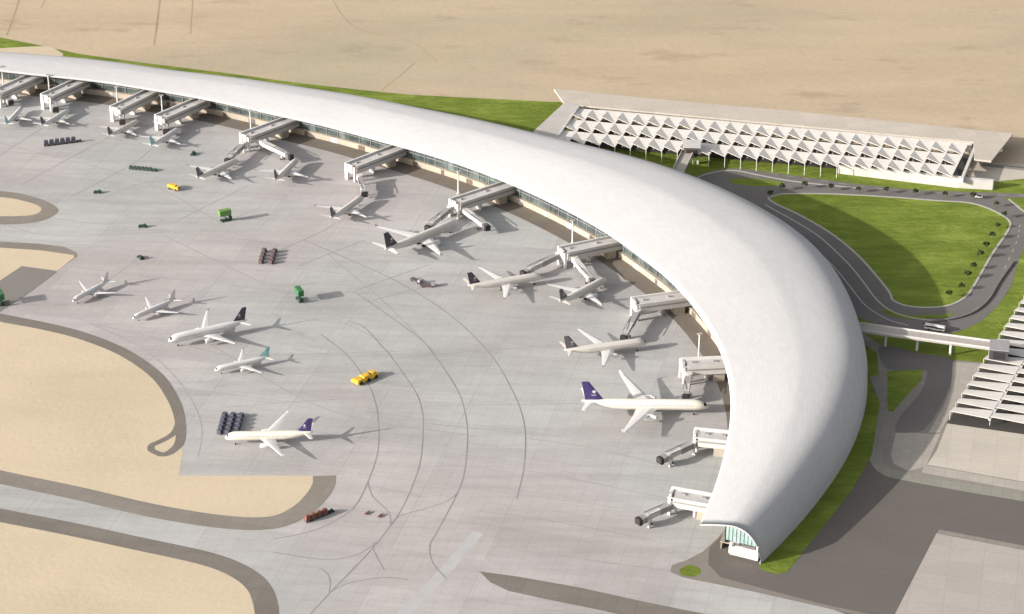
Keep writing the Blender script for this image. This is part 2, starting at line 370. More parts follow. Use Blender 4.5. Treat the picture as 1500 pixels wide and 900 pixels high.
pxline(bm, [(1150,330),(1190,362),(1222,392),(1245,420),(1268,448),(1300,468),(1330,477)], 0.9, SB+.02, 6, .14)
pxline(bm, [(1437,302),(1452,300),(1478,292),(1500,310),(1530,330)][2:], 1.3, SB+.02, 6, .14)
struct(link('kerb', bm, KERB))
poly('grass_verge', [(1290,452),(1330,462),(1380,461),(1400,458),(1385,466),(1330,468),(1300,462)], 0.12, GRASS)
poly('grass_verge', [(1072,262),(1110,262),(1150,268),(1130,273),(1095,272),(1072,268)], 0.12, GRASS, 3)
bm = bmesh.new()
pxline(bm, [(1484,384),(1462,415),(1447,440),(1425,458),(1395,468),(1350,474)], 1.6, 0.02+SB, 6, .9)
struct(link('ramp_wall', bm, mat('ramp_wall_concrete', (0.16, 0.145, 0.135))))
poly('grass_oval', [(1470,290),(1520,290),(1600,292),(1600,330),(1512,322),(1500,308)], 0.10, GRASS)

# lower landside court
poly('court_road', [(1262,487),(1290,505),(1345,518),(1400,528),(1440,531),(1400,620),(1374,680),(1330,702),(1296,694),(1280,672),(1280,648),(1288,590),(1262,620),(1240,560)], 0.07, PAVE_D)
poly('dark_ramp_road', [(1290,506),(1345,517),(1396,527),(1395,555),(1378,595),(1355,628),(1335,633),(1312,633),(1318,610),(1345,580),(1357,553),(1352,541),(1300,541)], 0.10, ROADM, 4)
poly('court_paving', [(1396,530),(1438,533),(1376,634),(1360,634),(1380,600),(1393,570)], 0.11, PAVE)
poly('court_paving', [(1312,634),(1378,636),(1356,684),(1330,690),(1310,680),(1305,668)], 0.11, PAVE)
poly('grass_patch', [(1266,505),(1285,517),(1287,551),(1262,553)], 0.12, GRASS)
poly('grass_patch', [(1300,544),(1352,541),(1350,556),(1330,578),(1307,604),(1300,602)], 0.13, GRASS)
poly('asphalt_yard', [(1072,764),(1150,730),(1250,580),(1282,600),(1276,667),(1290,690),(1330,702),(1500,730),(1800,785),(1800,1100),(1310,925),(1200,886),(1055,846),(1038,827),(1040,802)], 0.09, ASPH)
poly('yard_shoulder', [(1072,764),(1056,784),(1030,808),(1005,821),(984,828),(982,838),(1000,846),(1100,866),(1250,900),(1330,925),(1330,912),(1200,884),(1056,846),(1037,826),(1040,802),(1074,768)], 0.12, m_tarmac('yard_shoulder_tarmac', (0.2, 0.182, 0.16), 0.06))
poly('grass_island', [(995,836),(1003,830),(1012,828),(1022,831),(1027,837),(1022,843),(1010,845),(999,842)], 0.15, GRASS, 4)
poly('concrete_yard', [(1372,781),(1500,806),(1800,860),(1800,1150),(1280,960)], 0.14, YARD)
bm = bmesh.new(); pxline(bm, [(1374,779),(1500,803),(1800,858)], 4.0, 0.16, 0); struct(link('yard_border', bm, PAVE_D))
bm = bmesh.new(); pxline(bm, [(1282,655),(1284,674),(1298,691),(1332,700),(1420,716),(1510,731),(1700,765)], 7, 0.115, 6); struct(link('pavement', bm, m_tarmac('pavement_stone', (0.24, 0.23, 0.195), 0.05, 5)))
poly('court_base', [(1376,634),(1400,600),(1600,560),(1900,600),(1900,800),(1500,735),(1325,704),(1350,684)], 0.085, PAVE_D)
poly('forecourt_plaza', [(1391,612),(1372,660),(1358,681),(1500,706),(1800,760),(1800,640),(1500,632)], 0.14, PLAZA)
bm = bmesh.new(); pxline(bm, [(1352,687),(1500,713),(1800,769)], 8, 0.155, 0); struct(link('paver_band', bm, PAVE))
# grass strip along the outer foot of the roof
ed = [(1289,592),(1285,617),(1277,667),(1247,720),(1210,767),(1168,820),(1153,838),(1137,842),(1112,834)]
L = [roofpt(i, 0.97) for i in range(150, NS, 5)][::-1]
wpoly('grass_strip', [at(*p) for p in ed]+[np.array(p) for p in L], 0.16, GRASS)
bm = bmesh.new(); pxline(bm, [(1262,610),(1284,596),(1300,600)][:2], 1.2, 0.17, 0); bm.free()

# painted lines, guide lines and joints on the apron
D = [[(446,352),(520,384),(588,416),(660,462),(719,520),(750,571),(765,608),(770,642),(767,689),(757,731)],
 [(520,428),(546,446),(610,492),(636,520),(670,571),(682,608),(685,642),(681,689),(670,723),(641,778),(630,799),(634,824),(653,847)],
 [(510,470),(534,480),(560,508),(571,520),(607,571),(618,600),(620,625),(615,680),(594,735),(573,769),(539,811),(484,868),(455,900),(420,945)],
 [(470,490),(508,520),(539,562),(550,590),(554,613),(554,659),(539,706),(518,744),(480,769),(442,782),(400,790)],
 [(539,706),(546,727),(569,750),(573,769)], [(573,769),(586,756),(620,746),(653,735),(670,723)], [(548,795),(548,807),(563,835)],
 [(470,833),(480,841),(484,854),(482,868)], [(482,868),(506,856),(539,849),(569,846),(598,849)], [(400,809),(476,820),(522,813),(552,795)],
 [(-60,272),(0,228),(62,188)], [(31,271),(88,240),(160,201)], [(107,287),(195,240),(226,214)], [(255,326),(364,272)],
 [(412,366),(470,340),(492,327)], [(436,390),(534,352),(568,366)][:2], [(520,426),(628,388)], [(546,440),(616,422),(688,424)][:2]]
Fn = [[(149,293),(190,274),(232,265),(290,256)], [(296,338),(382,304),(410,268)][:2], [(580,526),(700,514),(828,505)], [(330,597),(440,588),(535,583)], [(620,595),(850,591)],
 [(700,749),(807,763),(960,792)], [(817,813),(900,826),(984,836)], [(770,642),(860,655),(965,680)], [(130,473),(200,505),(250,545),(283,590),(296,630),(290,672)],
 [(112,447),(150,424),(160,412)][:1]+[(200,380)], [(196,470),(326,412)], [(430,552),(330,596)][:0] or [(400,520),(580,515)], [(0,328),(80,345),(250,340)], [(240,345),(560,500)],
 [(0,210),(200,262),(330,330)], [(300,500),(480,600),(700,640)], [(620,560),(900,700)][:0] or [(620,620),(820,640)], [(767,689),(830,700),(1000,735)], [(480,372),(560,440),(640,520)], [(120,470),(330,520)]]
for nm, lst, m_, wd, zz in (('guide_lines', D, LINE, 0.55, .05), ('joint_lines', Fn, LINE_F, 0.5, .044)):
    bm = bmesh.new()
    for k, p in enumerate(lst):
        if len(p) > 1: pxline(bm, p, wd*(1.25 if nm == 'guide_lines' and k < 4 else 1), zz+k*.0006, 7 if len(p) > 2 else 0)
    struct(link(nm, bm, m_))
bm = bmesh.new(); pxline(bm, [(575,915),(620,870),(665,822),(700,780)], 6, .04, 6); struct(link('pale_taxi_stripe', bm, mat('pale_concrete', (0.385, 0.375, 0.375), var=0.05, scale=0.1)))
bm = bmesh.new()
for p in ([(1130,255),(1196,264),(1272,274.5),(1348,281.5),(1437,285),(1520,287)], [(1494,330),(1490,352),(1476,384),(1458,420),(1440,444),(1410,463),(1385,472),(1350,478)],
          [(1100,302),(1150,338),(1190,372),(1220,405),(1240,432)]):
    q = catmull([at(*k) for k in p], 14)
    for j in range(0, len(q)-3, 5): ribbon(bm, q[j:j+3], .35, SB+.012)
struct(link('lane_markings', bm, mat('road_marking_white', (0.42, 0.41, 0.39))))
# tracks in the desert
bm = bmesh.new()
for p, wd in (([(238,-30),(232,20),(226,66)], 1.6), ([(284,-20),(279,50)], 1.0), ([(34,-20),(22,20),(10,52)], 1.5), ([(608,92),(585,112),(558,133)], 1.0), ([(72,-10),(60,12)], 1.0), ([(480,-10),(520,40),(600,60),(640,90)], 0.8)):
    pxline(bm, p, wd, .012, 6)
struct(link('desert_tracks', bm, mat('track_soil', (0.30, 0.235, 0.16), var=0.15, scale=0.02)))

# ------------------------------------------------------------------ terminal
p0 = stn(120, 30, 0)
T = thing('airport_terminal', 'huge crescent shaped terminal under one smooth curved white roof', 'terminal', (0, 0, 0))
U = [1-(1-k/36)**1.35 for k in range(37)]
bm = bmesh.new(); uvl = bm.loops.layers.uv.new('UVMap')
top = []; bot = []
for i in range(NS):
    a = []; b = []
    for k, u in enumerate(U):
        p = roofpt(i, u); a.append(bm.verts.new(p))
        th = 0.9 if u < .97 else 0.5
        q = roofpt(i, min(1, max(0.004, u))); b.append(bm.verts.new((q[0]-NM[i][0]*(0.6 if k == 36 else 0), q[1]-NM[i][1]*(0.6 if k == 36 else 0), max(0.0, q[2]-th))))
    top.append(a); bot.append(b)
def quv(f, i, k, order):
    for lp, (di, dk) in zip(f.loops, order):
        ii = i+di; kk = k+dk; lp[uvl].uv = (sN[ii], arcU[ii][kk])
arcU = []
for i in range(NS):
    P = np.array([v.co for v in top[i]]); arcU.append(arcl(P))
for i in range(NS-1):
    for k in range(36):
        f = bm.faces.new((top[i][k], top[i+1][k], top[i+1][k+1], top[i][k+1])); quv(f, i, k, ((0, 0), (1, 0), (1, 1), (0, 1))); f.smooth = True
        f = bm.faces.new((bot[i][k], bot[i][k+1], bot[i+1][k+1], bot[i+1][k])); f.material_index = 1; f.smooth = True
    bm.faces.new((top[i][0], bot[i][0], bot[i+1][0], top[i+1][0]))
for i in (0, NS-1):
    for k in range(36): bm.faces.new((top[i][k], top[i][k+1], bot[i][k+1], bot[i][k]) if i else (top[i][k], bot[i][k], bot[i][k+1], top[i][k+1]))
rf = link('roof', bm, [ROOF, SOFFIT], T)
def wall(name, off, z0, z1, m_, i0=0, i1=NS-1, st=2, th=0.4):
    bm = bmesh.new(); rs = []
    for i in list(range(i0, i1, st))+[i1]:
        za = z0(i) if callable(z0) else z0; zb = z1(i) if callable(z1) else z1
        rs.append([stn(i, off, za), stn(i, off, zb), stn(i, off+th, zb), stn(i, off+th, za)])
    rings(bm, rs); return link(name, bm, m_, T)
IE = NS-2
wall('base_wall', 10.0, 0.05, 3.7, CREAM, 0, IE)
wall('concourse_ledge', 9.6, 3.7, 4.1, CREAM, 0, IE, th=6)
gl = wall('facade_glass', 11.6, 4.1, lambda i: roofz(i, 11.6)-0.9, GLASS, 0, IE)
bm = bmesh.new()
for i in range(0, IE, 1):
    if i % 2 == 0: 
        a = Vector(stn(i, 11.3, 4.1)); b = Vector(stn(i, 11.3, roofz(i, 11.3)-1.0)); tube(bm, a, b, .22, n=6)
for z in (8.0, 11.0):
    rings(bm, [[stn(i, 11.35, z), stn(i, 11.35, z+.3), stn(i, 11.55, z+.3), stn(i, 11.55, z)] for i in range(0, IE+1, 2)])
link('mullions', bm, STEEL, gl)
DOORM = mat('door_brown', (0.13, 0.10, 0.075))
for i in range(6, IE-4, 5):
    a = Vector(stn(i, 9.93, 1.9)); b = Vector(stn(i+1, 9.93, 1.9)); d = b-a
    link('service_door', bbox((a+b)/2, (random.choice((2.6, 4.0, 5.5)), .22, 3.6), math.atan2(d.y, d.x)), random.choice((DOORM, STEELD, PANEL)), T)
# concourse floor inside
bm = bmesh.new(); V = [(bm.verts.new(stn(i, 12.2, 4.0)), bm.verts.new(stn(i, RW[i]*.97, 4.0))) for i in range(0, IE, 4)]
for p, q in zip(V[:-1], V[1:]): bm.faces.new((p[0], q[0], q[1], p[1]))
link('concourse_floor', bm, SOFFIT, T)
# glazed south end
def endwall(i, u0, u1, z0, m_, name, th=.4, gap=.95):
    bm = bmesh.new(); us = np.linspace(u0, u1, 24); A = []
    tx = Vector((*TG[i], 0))*th
    f0 = [Vector(roofpt(i, u, -gap))-tx*4 for u in us]; b0 = [Vector((p.x, p.y, min(z0, p.z-.01))) for p in f0]
    rs = [[b, f, f-tx, b-tx] for f, b in zip(f0, b0)]
    rings(bm, rs); return link(name, bm, m_, T)
eg = endwall(NS-1, .42, .985, 8.0, mat('end_glazing', (0.20, 0.30, 0.29), 0.15, col2=(0.30, 0.42, 0.40), spec=.6), 'end_glass')
bm = bmesh.new()
for u in np.linspace(.46, .95, 9):
    p = Vector(roofpt(NS-1, u, -1.0)); p -= Vector((*TG[NS-1], 0))*1.4
    if p.z > 8.3: tube(bm, p, (p.x, p.y, 8), .12, n=6)
link('mullions', bm, STEEL, eg)
i = NS-1
a = Vector(stn(i, .50*RW[i], 0)); b = Vector(stn(i, .97*RW[i], 0)); d = b-a; ang = math.atan2(d.y, d.x); mid = (a+b)/2
tt = Vector((*TG[i], 0))
link('end_balcony', bbox(mid+Vector((0, 0, 4.3))-tt*2.2, (d.length, 5.5, 3.6), ang), mat('bright_white_fascia', (0.78, 0.76, 0.70), var=.02), T)
link('end_base_wall', bbox(mid+Vector((0, 0, 1.3))-tt*6, (d.length*.96, 8, 2.5), ang), PANEL, T)
for f, hgt in ((.03, 2.2), (.93, 3.2)):
    q = a+d*f; link('end_post', bbox((q.x, q.y, 6.2+hgt/2), (.9, .9, hgt), ang), WHITE, T)
link('balcony_screen', bbox(mid+Vector((0, 0, 6.9))-tt*1.5+d*.12, (d.length*.45, .3, 1.5), ang), STEELD, T)
link('balcony_screen', bbox(mid+Vector((0, 0, 7.1))-tt*1.0-d*.30, (d.length*.2, .3, 1.0), ang), STEELD, T)
endwall(2, .30, .985, 0.0, CREAM, 'end_wall')

# ------------------------------------------------------------------ boarding piers and jet bridges
piers = [((-8,135),(45,112)),((66,140),(113,119)),((168,158),(214,136)),((233,171),(285,149)),((357,198),(418,176)),((512,242),(575,218)),((664,295),(738,271)),((822,366),(900,350)),((928,441),(1002,431)),((998,531),(1062,528)),((1016,633),(1066,638)),((981,720),(1043,731))]
pdesc = ['cut by the left edge of the photo', 'second in the row from the left edge', 'third in the row, just left of its near twin', 'fourth in the row, just right of its near twin',
 'fifth in the row with two arms, upper left of centre', 'sixth in the row with one hanging arm', 'seventh in the row with two spread arms', 'eighth in the row with one long grey arm', 'ninth in the row beside the grey tailed jets',
 'tenth in the row above the large purple tailed jet', 'eleventh in the row just below the large purple tailed jet', 'nearest the open south end of the roof']
for (o_, i_), ds in zip(piers, pdesc):
    A = Vector(at(*o_, 11)); B = Vector(at(*i_, 11)); d = (B-A).normalized(); ln = (B-A).length+15.5; rz = math.atan2(d.y, d.x)
    t = thing('boarding_pier', 'pale box shaped boarding pier, '+ds, 'boarding pier', (A.x, A.y, 0), rz, 'boarding piers along the terminal')
    W2 = 4.6
    link('tunnel', bbox((ln/2+1.5, 0, 7.6), (ln-3, W2*2, 4.8)), OFFW, t)
    bm = bmesh.new(); box(bm, (ln/2, W2-.5, 10.75), (ln, 1.0, 1.5)); link('parapet', bm, WHITE, t)
    bm = bmesh.new(); box(bm, (ln/2, -W2+.2, 10.3), (ln, .4, .6)); link('parapet', bm, OFFW, t)
    bm = bmesh.new(); box(bm, (ln/2+1.5, 0, 10.1), (ln-3, W2*2-1.7, .2)); link('roof_deck', bm, PANEL, t)
    for k in range(3): link('roof_unit', bbox((7+k*(ln-16)/2, .6, 10.5), (2.2, 1.4, .6)), STEEL, t)
    bm = bmesh.new(); box(bm, (0.6, W2-1.3, 5.4), (1.8, 2.6, 10.7)); link('end_wall', bm, WHITE, t)
    bm = bmesh.new(); box(bm, (.9, 0, 8.0), (1.2, W2*2-4.9, 5.6)); link('end_panel', bm, OFFW, t)
    bm = bmesh.new(); box(bm, (1.0, -W2+.9, 5.0), (1.4, 1.4, 9.9)); link('corner_post', bm, WHITE, t)
    bm = bmesh.new(); box(bm, (ln*.36, 0, 2.6), (1.2, 4.5, 5.1)); link('support_leg', bm, OFFW, t)
    bm = bmesh.new(); box(bm, (ln-19, 0, 2.6), (6, 7.5, 5.1)); link('stair_block', bm, CREAM, t)
    bm = bmesh.new(); box(bm, (ln*.45, -W2-.06, 8.3), (ln*.78, .1, 1.0)); link('window_band', bm, mat('tunnel_glazing', (0.27, 0.26, 0.25), 0.25), t)

arms = [((5,140),(14,149),0),((79,150),(81,159),1),((179,167),(179,177),2),((243,180),(243,191),3),((357,212),(335,234),4),((380,207),(423,229),4),((527,260),(533,283),5),
 ((659,306),(629,332),6),((673,302),(711,332),6),((818,374),(770,399),7),((842,380),(867,412),7),((934,458),(915,493),8),((1009,551),(1005,579),9),((1021,648),(972,672),10),((990,737),(941,761),11)]
adesc = ['at the left edge of the photo', 'under the second pier from the left', 'under the third pier from the left', 'under the fourth pier from the left', 'reaching left from the fifth pier', 'pale, reaching right from the fifth pier',
 'hanging below the sixth pier', 'reaching left from the seventh pier', 'pale, reaching right from the seventh pier', 'long and grey, reaching left from the eighth pier', 'reaching right from the eighth pier',
 'reaching down from the ninth pier to a grey tailed jet', 'docked at the large purple tailed jet', 'parked empty just below the large purple tailed jet', 'parked empty, nearest the open end of the roof']
for n_, ((a, b, pi_), ds) in enumerate(zip(arms, adesc)):
    A = Vector(at(*a, 5.6)); B = Vector(at(*b, 4.6)); d = (B-A); rz = math.atan2(d.y, d.x); ln = math.hypot(d.x, d.y)
    pale = n_ in (5, 8, 10)
    m1 = OFFW if pale else STEEL; m2 = OFFW if pale else PANEL
    t = thing('jet_bridge', 'boarding arm with dark cab, '+ds, 'jet bridge', (A.x, A.y, 0), rz, 'boarding arms between piers and aircraft')
    link('rotunda', btube((0, 0, 4.0), (0, 0, 7.4), 2.1, n=16), OFFW, t); link('rotunda_column', btube((0, 0, 0.1), (0, 0, 4.0), .7, n=10), WHITE, t)
    def seg(x0, x1, w_, h_, m_, nm):
        bm = bmesh.new(); zc0 = 5.6-(x0/max(ln, 1)); zc1 = 5.6-(x1/max(ln, 1))
        rings(bm, [[(x, s*w_/2, z+q*h_/2) for s, q in ((1, -1), (1, 1), (-1, 1), (-1, -1))] for x, z in ((x0, zc0), (x1, zc1))]); return link(nm, bm, m_, t)
    e = max(ln-1.5, 3)
    seg(1.2, e*.55, 3.3, 3.1, m1, 'outer_tunnel'); seg(e*.5, e, 2.7, 2.6, m2, 'inner_tunnel')
    bm = bmesh.new(); 
    for s in (-1, 1): box(bm, (e*.55, s*1.75, 7.25-.5), (e*.8, .25, .3))
    link('cable_tray', bm, STEELD, t)
    link('cab', bbox((ln, 0, 4.6), (3.4, 4.0, 3.2), bevel=.25), STEELD if pale else STEEL, t)
    bm = bmesh.new(); c_ = bmesh.new(); c_.free()
    rings(bm, [[(ln+1.6+dx, s*w_, 4.6+q*h_) for s, q in ((1, -1), (1, .7), (.6, 1), (-.6, 1), (-1, .7), (-1, -1))] for dx, w_, h_ in ((0, 2.1, 1.75), (1.2, 2.1, 1.8), (1.8, 1.8, 1.6))])
    link('cab_canopy', bm, CAB, t)
    link('drive_column', bbox((e*.82, 0, 2.3), (.8, 1.8, 3.0)), WHITE, t)
    bm = bmesh.new()
    for s in (-1, 1): tube(bm, (e*.82, s*1.3-.25, .6), (e*.82, s*1.3+.25, .6), .6, n=12)
    link('wheel', bm, RUBBER, t)
    bm = bmesh.new(); box(bm, (ln-2.2, 2.6, 2.4), (1.0, 1.1, 4.4)); link('service_stair', bm, PANEL, t)

# apron light masts
for (x, y), ds in (((2, 97), 'at the left edge of the photo'), ((70, 109), 'between the first two piers'), ((170, 126), 'beside the third pier'), ((236, 139), 'beside the fourth pier'), ((366, 161), 'beside the fifth pier'),
                   ((671, 250), 'above the seventh pier'), ((839, 322), 'above the eighth pier'), ((1025, 488), 'between the ninth and tenth pier')):
    p = at(x, y, 16.5)
    t = thing('light_mast', 'slim white apron light mast '+ds, 'light mast', (p[0], p[1], 0), .3, 'light masts in front of the terminal')
    link('pole', btube((0, 0, .1), (0, 0, 16), .55, .35, 10), WHITE, t)
    link('footing', bbox((0, 0, .35), (1.8, 1.8, .7)), PANEL, t)
    bm = bmesh.new(); box(bm, (0, 0, 16.2), (2.8, 1.2, .5)); link('head_frame', bm, STEEL, t)
    bm = bmesh.new()
    for k in (-1, 0, 1): box(bm, (k*.9, -.75, 16.1), (.6, .3, .7))
    link('lamp', bm, WHITE, t)

# ------------------------------------------------------------------ aircraft
def aircraft(tail, nose, hz_, kind, finm, bodym, label, L=None, group='parked airliners'):
    """nose at +X; kind: n narrow body, w wide body, r small narrow body"""
    A = Vector(at(*tail, hz_)); B = Vector(at(*nose, hz_)); d = B-A; d.z = 0
    if L is None: L = d.length
    u = d.normalized(); mid = A+u*L/2
    dr = {'n': .105, 'w': .088, 'm': .108, 'r': .098}[kind]*L/2
    span = {'n': .95, 'w': .93, 'm': .96, 'r': .93}[kind]*L
    t = thing('airliner', label, 'airliner', (mid.x, mid.y, 0), math.atan2(u.y, u.x), group)
    h = dr*2.05
    X = lambda f: L*(.5-f)          # f = 0 at nose, 1 at tail
    prof_ = [(0, .02, -.35), (.008, .22, -.32), (.02, .42, -.26), (.045, .70, -.13), (.08, .90, -.04), (.12, 1, 0), (.3, 1, 0), (.5, 1, 0), (.66, 1, 0), (.75, .92, .07), (.84, .70, .24), (.92, .44, .42), (.97, .26, .52), (1, .1, .58)]
    bm = bmesh.new(); N = 20
    rings(bm, [[(X(f), r*dr*math.cos(2*PI*k/N), h+zo*dr+r*dr*math.sin(2*PI*k/N)) for k in range(N)] for f, r, zo in prof_])
    fus = link('fuselage', bm, bodym, t, True)
    # wing: section of six points
    def foil(x, y, z, c, th): return [(x, y, z), (x-.3*c, y, z+th), (x-.7*c, y, z+th*.7), (x-c, y, z+.1*th), (x-.6*c, y, z-th*.4), (x-.2*c, y, z-th*.6)]
    for s in (1, -1):
        rs = []
        for f in (0.0, .12, .36, .7, 1.0):
            y = s*span/2*f; sweep = L*(.055*min(f, .12)/.12 + .245*max(0, f-.12)/.88)
            c = L*(.185-.065*min(f, .36)/.36 - .085*max(0, f-.36)/.64)
            xl = X(.36)-sweep; zz = h-.55*dr+abs(y)*.085
            rs.append(foil(xl, y, zz, c, .012*L*(1-.75*f)))
        if kind in ('w', 'm', 'n'):
            l0 = rs[-1]; rs.append([(p[0]-.012*L, p[1]+s*.006*L, p[2]+.028*L) if True else p for p in foil(l0[0][0]-.012*L, l0[0][1], l0[0][2], L*.018, .002*L)])
        bm = bmesh.new(); rings(bm, rs if s > 0 else [r[::-1] for r in rs]); link('wing', bm, WING, t)
        # stabiliser
        rs = []
        for f in (0., 1.):
            y = s*(.3*dr+f*.165*L); rs.append(foil(X(.885)-f*.085*L, y, h+.45*dr+f*.02*L, L*(.085-.05*f), .005*L*(1-.5*f)))
        bm = bmesh.new(); rings(bm, rs if s > 0 else [r[::-1] for r in rs]); link('stabiliser', bm, bodym if kind != 'w' else WHITE, t)
        # engine
        ye = s*span/2*.33; xe = X(.36)-L*(.055+.245*.21/.88*1.0); R = dr*(.50 if kind != 'w' else .56); ze = h-.55*dr+abs(ye)*.085-R*1.05
        bm = bmesh.new(); n2 = 16
        rings(bm, [[(xe+x*R, ye+r*R*math.cos(2*PI*k/n2), ze+r*R*math.sin(2*PI*k/n2)) for k in range(n2)] for x, r in ((2.3, .72), (2.45, .88), (2.1, 1.0), (.8, 1.02), (-.8, .82), (-1.6, .55), (-2.0, .35))])
        en = link('engine', bm, WHITE, t, True)
        link('intake', btube((xe+2.46*R, ye, ze), (xe+2.5*R, ye, ze), R*.74, n=16), STEELD, en)
        bm = bmesh.new(); box(bm, (xe-.3*R, ye, ze+R*1.0), (R*3.0, R*.25, R*.7)); link('pylon', bm, WHITE, en)
    # fin
    def ffoil(x, z, c, th): return [(x, 0, z), (x-.3*c, th, z), (x-c, 0, z), (x-.3*c, -th, z)]
    bm = bmesh.new(); rings(bm, [ffoil(X(.79), h+.55*dr, .19*L, .006*L), ffoil(X(.83), h+.95*dr, .145*L, .006*L), ffoil(X(.945), h+.95*dr+.155*L, .058*L, .003*L)]); fin = link('tail_fin', bm, finm, t)
    if finm in (PURPLE, NAVYF, GREYF):
        # pale palm-and-crossed-bars emblem on both faces of the fin
        for s in (1, -1):
            bm = bmesh.new(); cx_ = X(.905); cz = h+.95*dr+.062*L; y = s*.0058*L; q = .023*L
            for fr in range(5):
                an = rad(90+(fr-2)*38); c_, s_ = math.cos(an), math.sin(an); ln_ = 1.05 if fr in (1, 2, 3) else .85
                bm.faces.new([bm.verts.new((cx_+q*X_, y, cz+q*Z_)) for X_, Z_ in ((0, 0), (c_*ln_*.55-s_*.16, s_*ln_*.55+c_*.16), (c_*ln_, s_*ln_), (c_*ln_*.55+s_*.16, s_*ln_*.55-c_*.16))])
            bm.faces.new([bm.verts.new((cx_+q*a, y*1.01, cz+q*b)) for a, b in ((-.1, -.7), (-.1, .1), (.1, .1), (.1, -.7))])
            for g_ in (1, -1):
                bm.faces.new([bm.verts.new((cx_+g_*q*a, y*(1.02+.01*g_), cz+q*b)) for a, b in ((-1, -.75), (-.2, -1.15), (.8, -1.25), (.8, -1.17), (-.2, -1.07), (-.95, -.68))])
            link('emblem', bm, mat('emblem_pale', (0.62, 0.6, 0.62)), fin)
    # cockpit glazing and cabin windows
    bm = bmesh.new()
    rings(bm, [[(X(f), r*dr*1.02*math.cos(a_), h+zo*dr+r*dr*1.02*math.sin(a_)) for a_ in [rad(v) for v in (25, 50, 75, 105, 130, 155)]] for f, r, zo in ((.024, .47, -.23), (.045, .70, -.13))], close=False, cap=False)
    link('cockpit_window', bm, GLASSD, t)
    bm = bmesh.new(); nw = 34
    for s in (1, -1):
        for k in range(nw):
            x = X(.13+.66*k/nw); 
            if .70 < .13+.66*k/nw: continue
            a1, a2 = rad(14), rad(22); rr = dr*1.006
            v = [(x, s*rr*math.cos(a1), h+rr*math.sin(a1)), (x-L*.008, s*rr*math.cos(a1), h+rr*math.sin(a1)), (x-L*.008, s*rr*math.cos(a2), h+rr*math.sin(a2)), (x, s*rr*math.cos(a2), h+rr*math.sin(a2))]
            bm.faces.new([bm.verts.new(p) for p in (v if s < 0 else v[::-1])])
    link('cabin_windows', bm, mat('cabin_glass', (0.16, 0.15, 0.15), 0.3), fus)
    # gear
    for x, y, r, k in ((X(.12), 0, .30, 1), (X(.52), dr*.95, .42, 2), (X(.52), -dr*.95, .42, 2)):
        r *= dr*.55; bm = bmesh.new(); tube(bm, (x, y, r), (x, y, h-.7*dr), r*.25, n=8); g = link('landing_gear', bm, STEEL, t)
        bm = bmesh.new()
        for q in range(k):
            for s in (-1, 1): tube(bm, (x+(q-(k-1)/2)*2.2*r, y+s*r*.7-.3*r, r+.02), (x+(q-(k-1)/2)*2.2*r, y+s*r*.7+.3*r, r+.02), r, n=12)
        link('wheel', bm, RUBBER, g)
    return t

aircraft((852,594), (1039,596), 5.0, 'w', PURPLE, BODYC, 'largest ivory airliner with purple fin, nose pointing right at the roof')
aircraft((826,520), (948,504), 3.6, 'n', GREYF, BODYG, 'pale airliner with dark grey fin just above the largest ivory airliner')
aircraft((819,448), (889,411), 3.4, 'n', GREYF, BODYG, 'beige airliner with grey fin docked under the right arm of the eighth pier')
aircraft((685,425), (796,407), 3.6, 'n', NAVYF, BODYG, 'pale airliner with dark fin below the long grey arm of the eighth pier')
aircraft((563,372), (672,327), 4.4, 'w', NAVYF, BODYG, 'large beige airliner with black fin between the two arms of the seventh pier')
aircraft((484,324), (532,290), 3.4, 'n', GREYF, BODYG, 'beige airliner with grey fin nose in below the sixth pier')
aircraft((402,268), (436,235), 3.4, 'n', GREYF, BODYG, 'beige airliner under the right arm of the fifth pier')
aircraft((288,265), (349,236), 3.4, 'n', GREYF, BODYG, 'beige airliner with dark fin under the left arm of the fifth pier')
aircraft((220,216), (250,197), 3.3, 'r', TEALF, BODYW, 'small white airliner with pale teal fin below the fourth pier', 36)
aircraft((158,201), (188,185), 3.3, 'r', GREYF, BODYG, 'small grey airliner with dark fin below the third pier', 34)
aircraft((60,186), (92,167), 3.3, 'r', GREYF, BODYW, 'small white airliner with dark fin below the second pier', 34)
aircraft((8,184), (32,158), 3.3, 'r', TEALF, BODYW, 'small white airliner nearest the left edge of the photo', 33)
aircraft((160,411), (106,440), 3.5, 'r', BODYW, BODYW, 'plain white airliner with white fin, leftmost of the free standing row', group='airliners standing away from the piers')
aircraft((258,438), (194,465), 3.6, 'r', BODYW, BODYW, 'plain white airliner with white fin, second of the free standing row', group='airliners standing away from the piers')
aircraft((362,474), (246,500), 4.4, 'm', NAVYF, BODYW, 'greyish white airliner with tall dark fin, nose pointing lower left', group='airliners standing away from the piers')
aircraft((396,524), (314,542), 3.4, 'n', TEALF, BODYW, 'small white airliner with turquoise fin, nose pointing left', group='airliners standing away from the piers')
aircraft((459,638), (329,641), 4.4, 'm', PURPLE, BODYC, 'ivory airliner with purple fin, nose pointing left by the dark containers', group='airliners standing away from the piers')

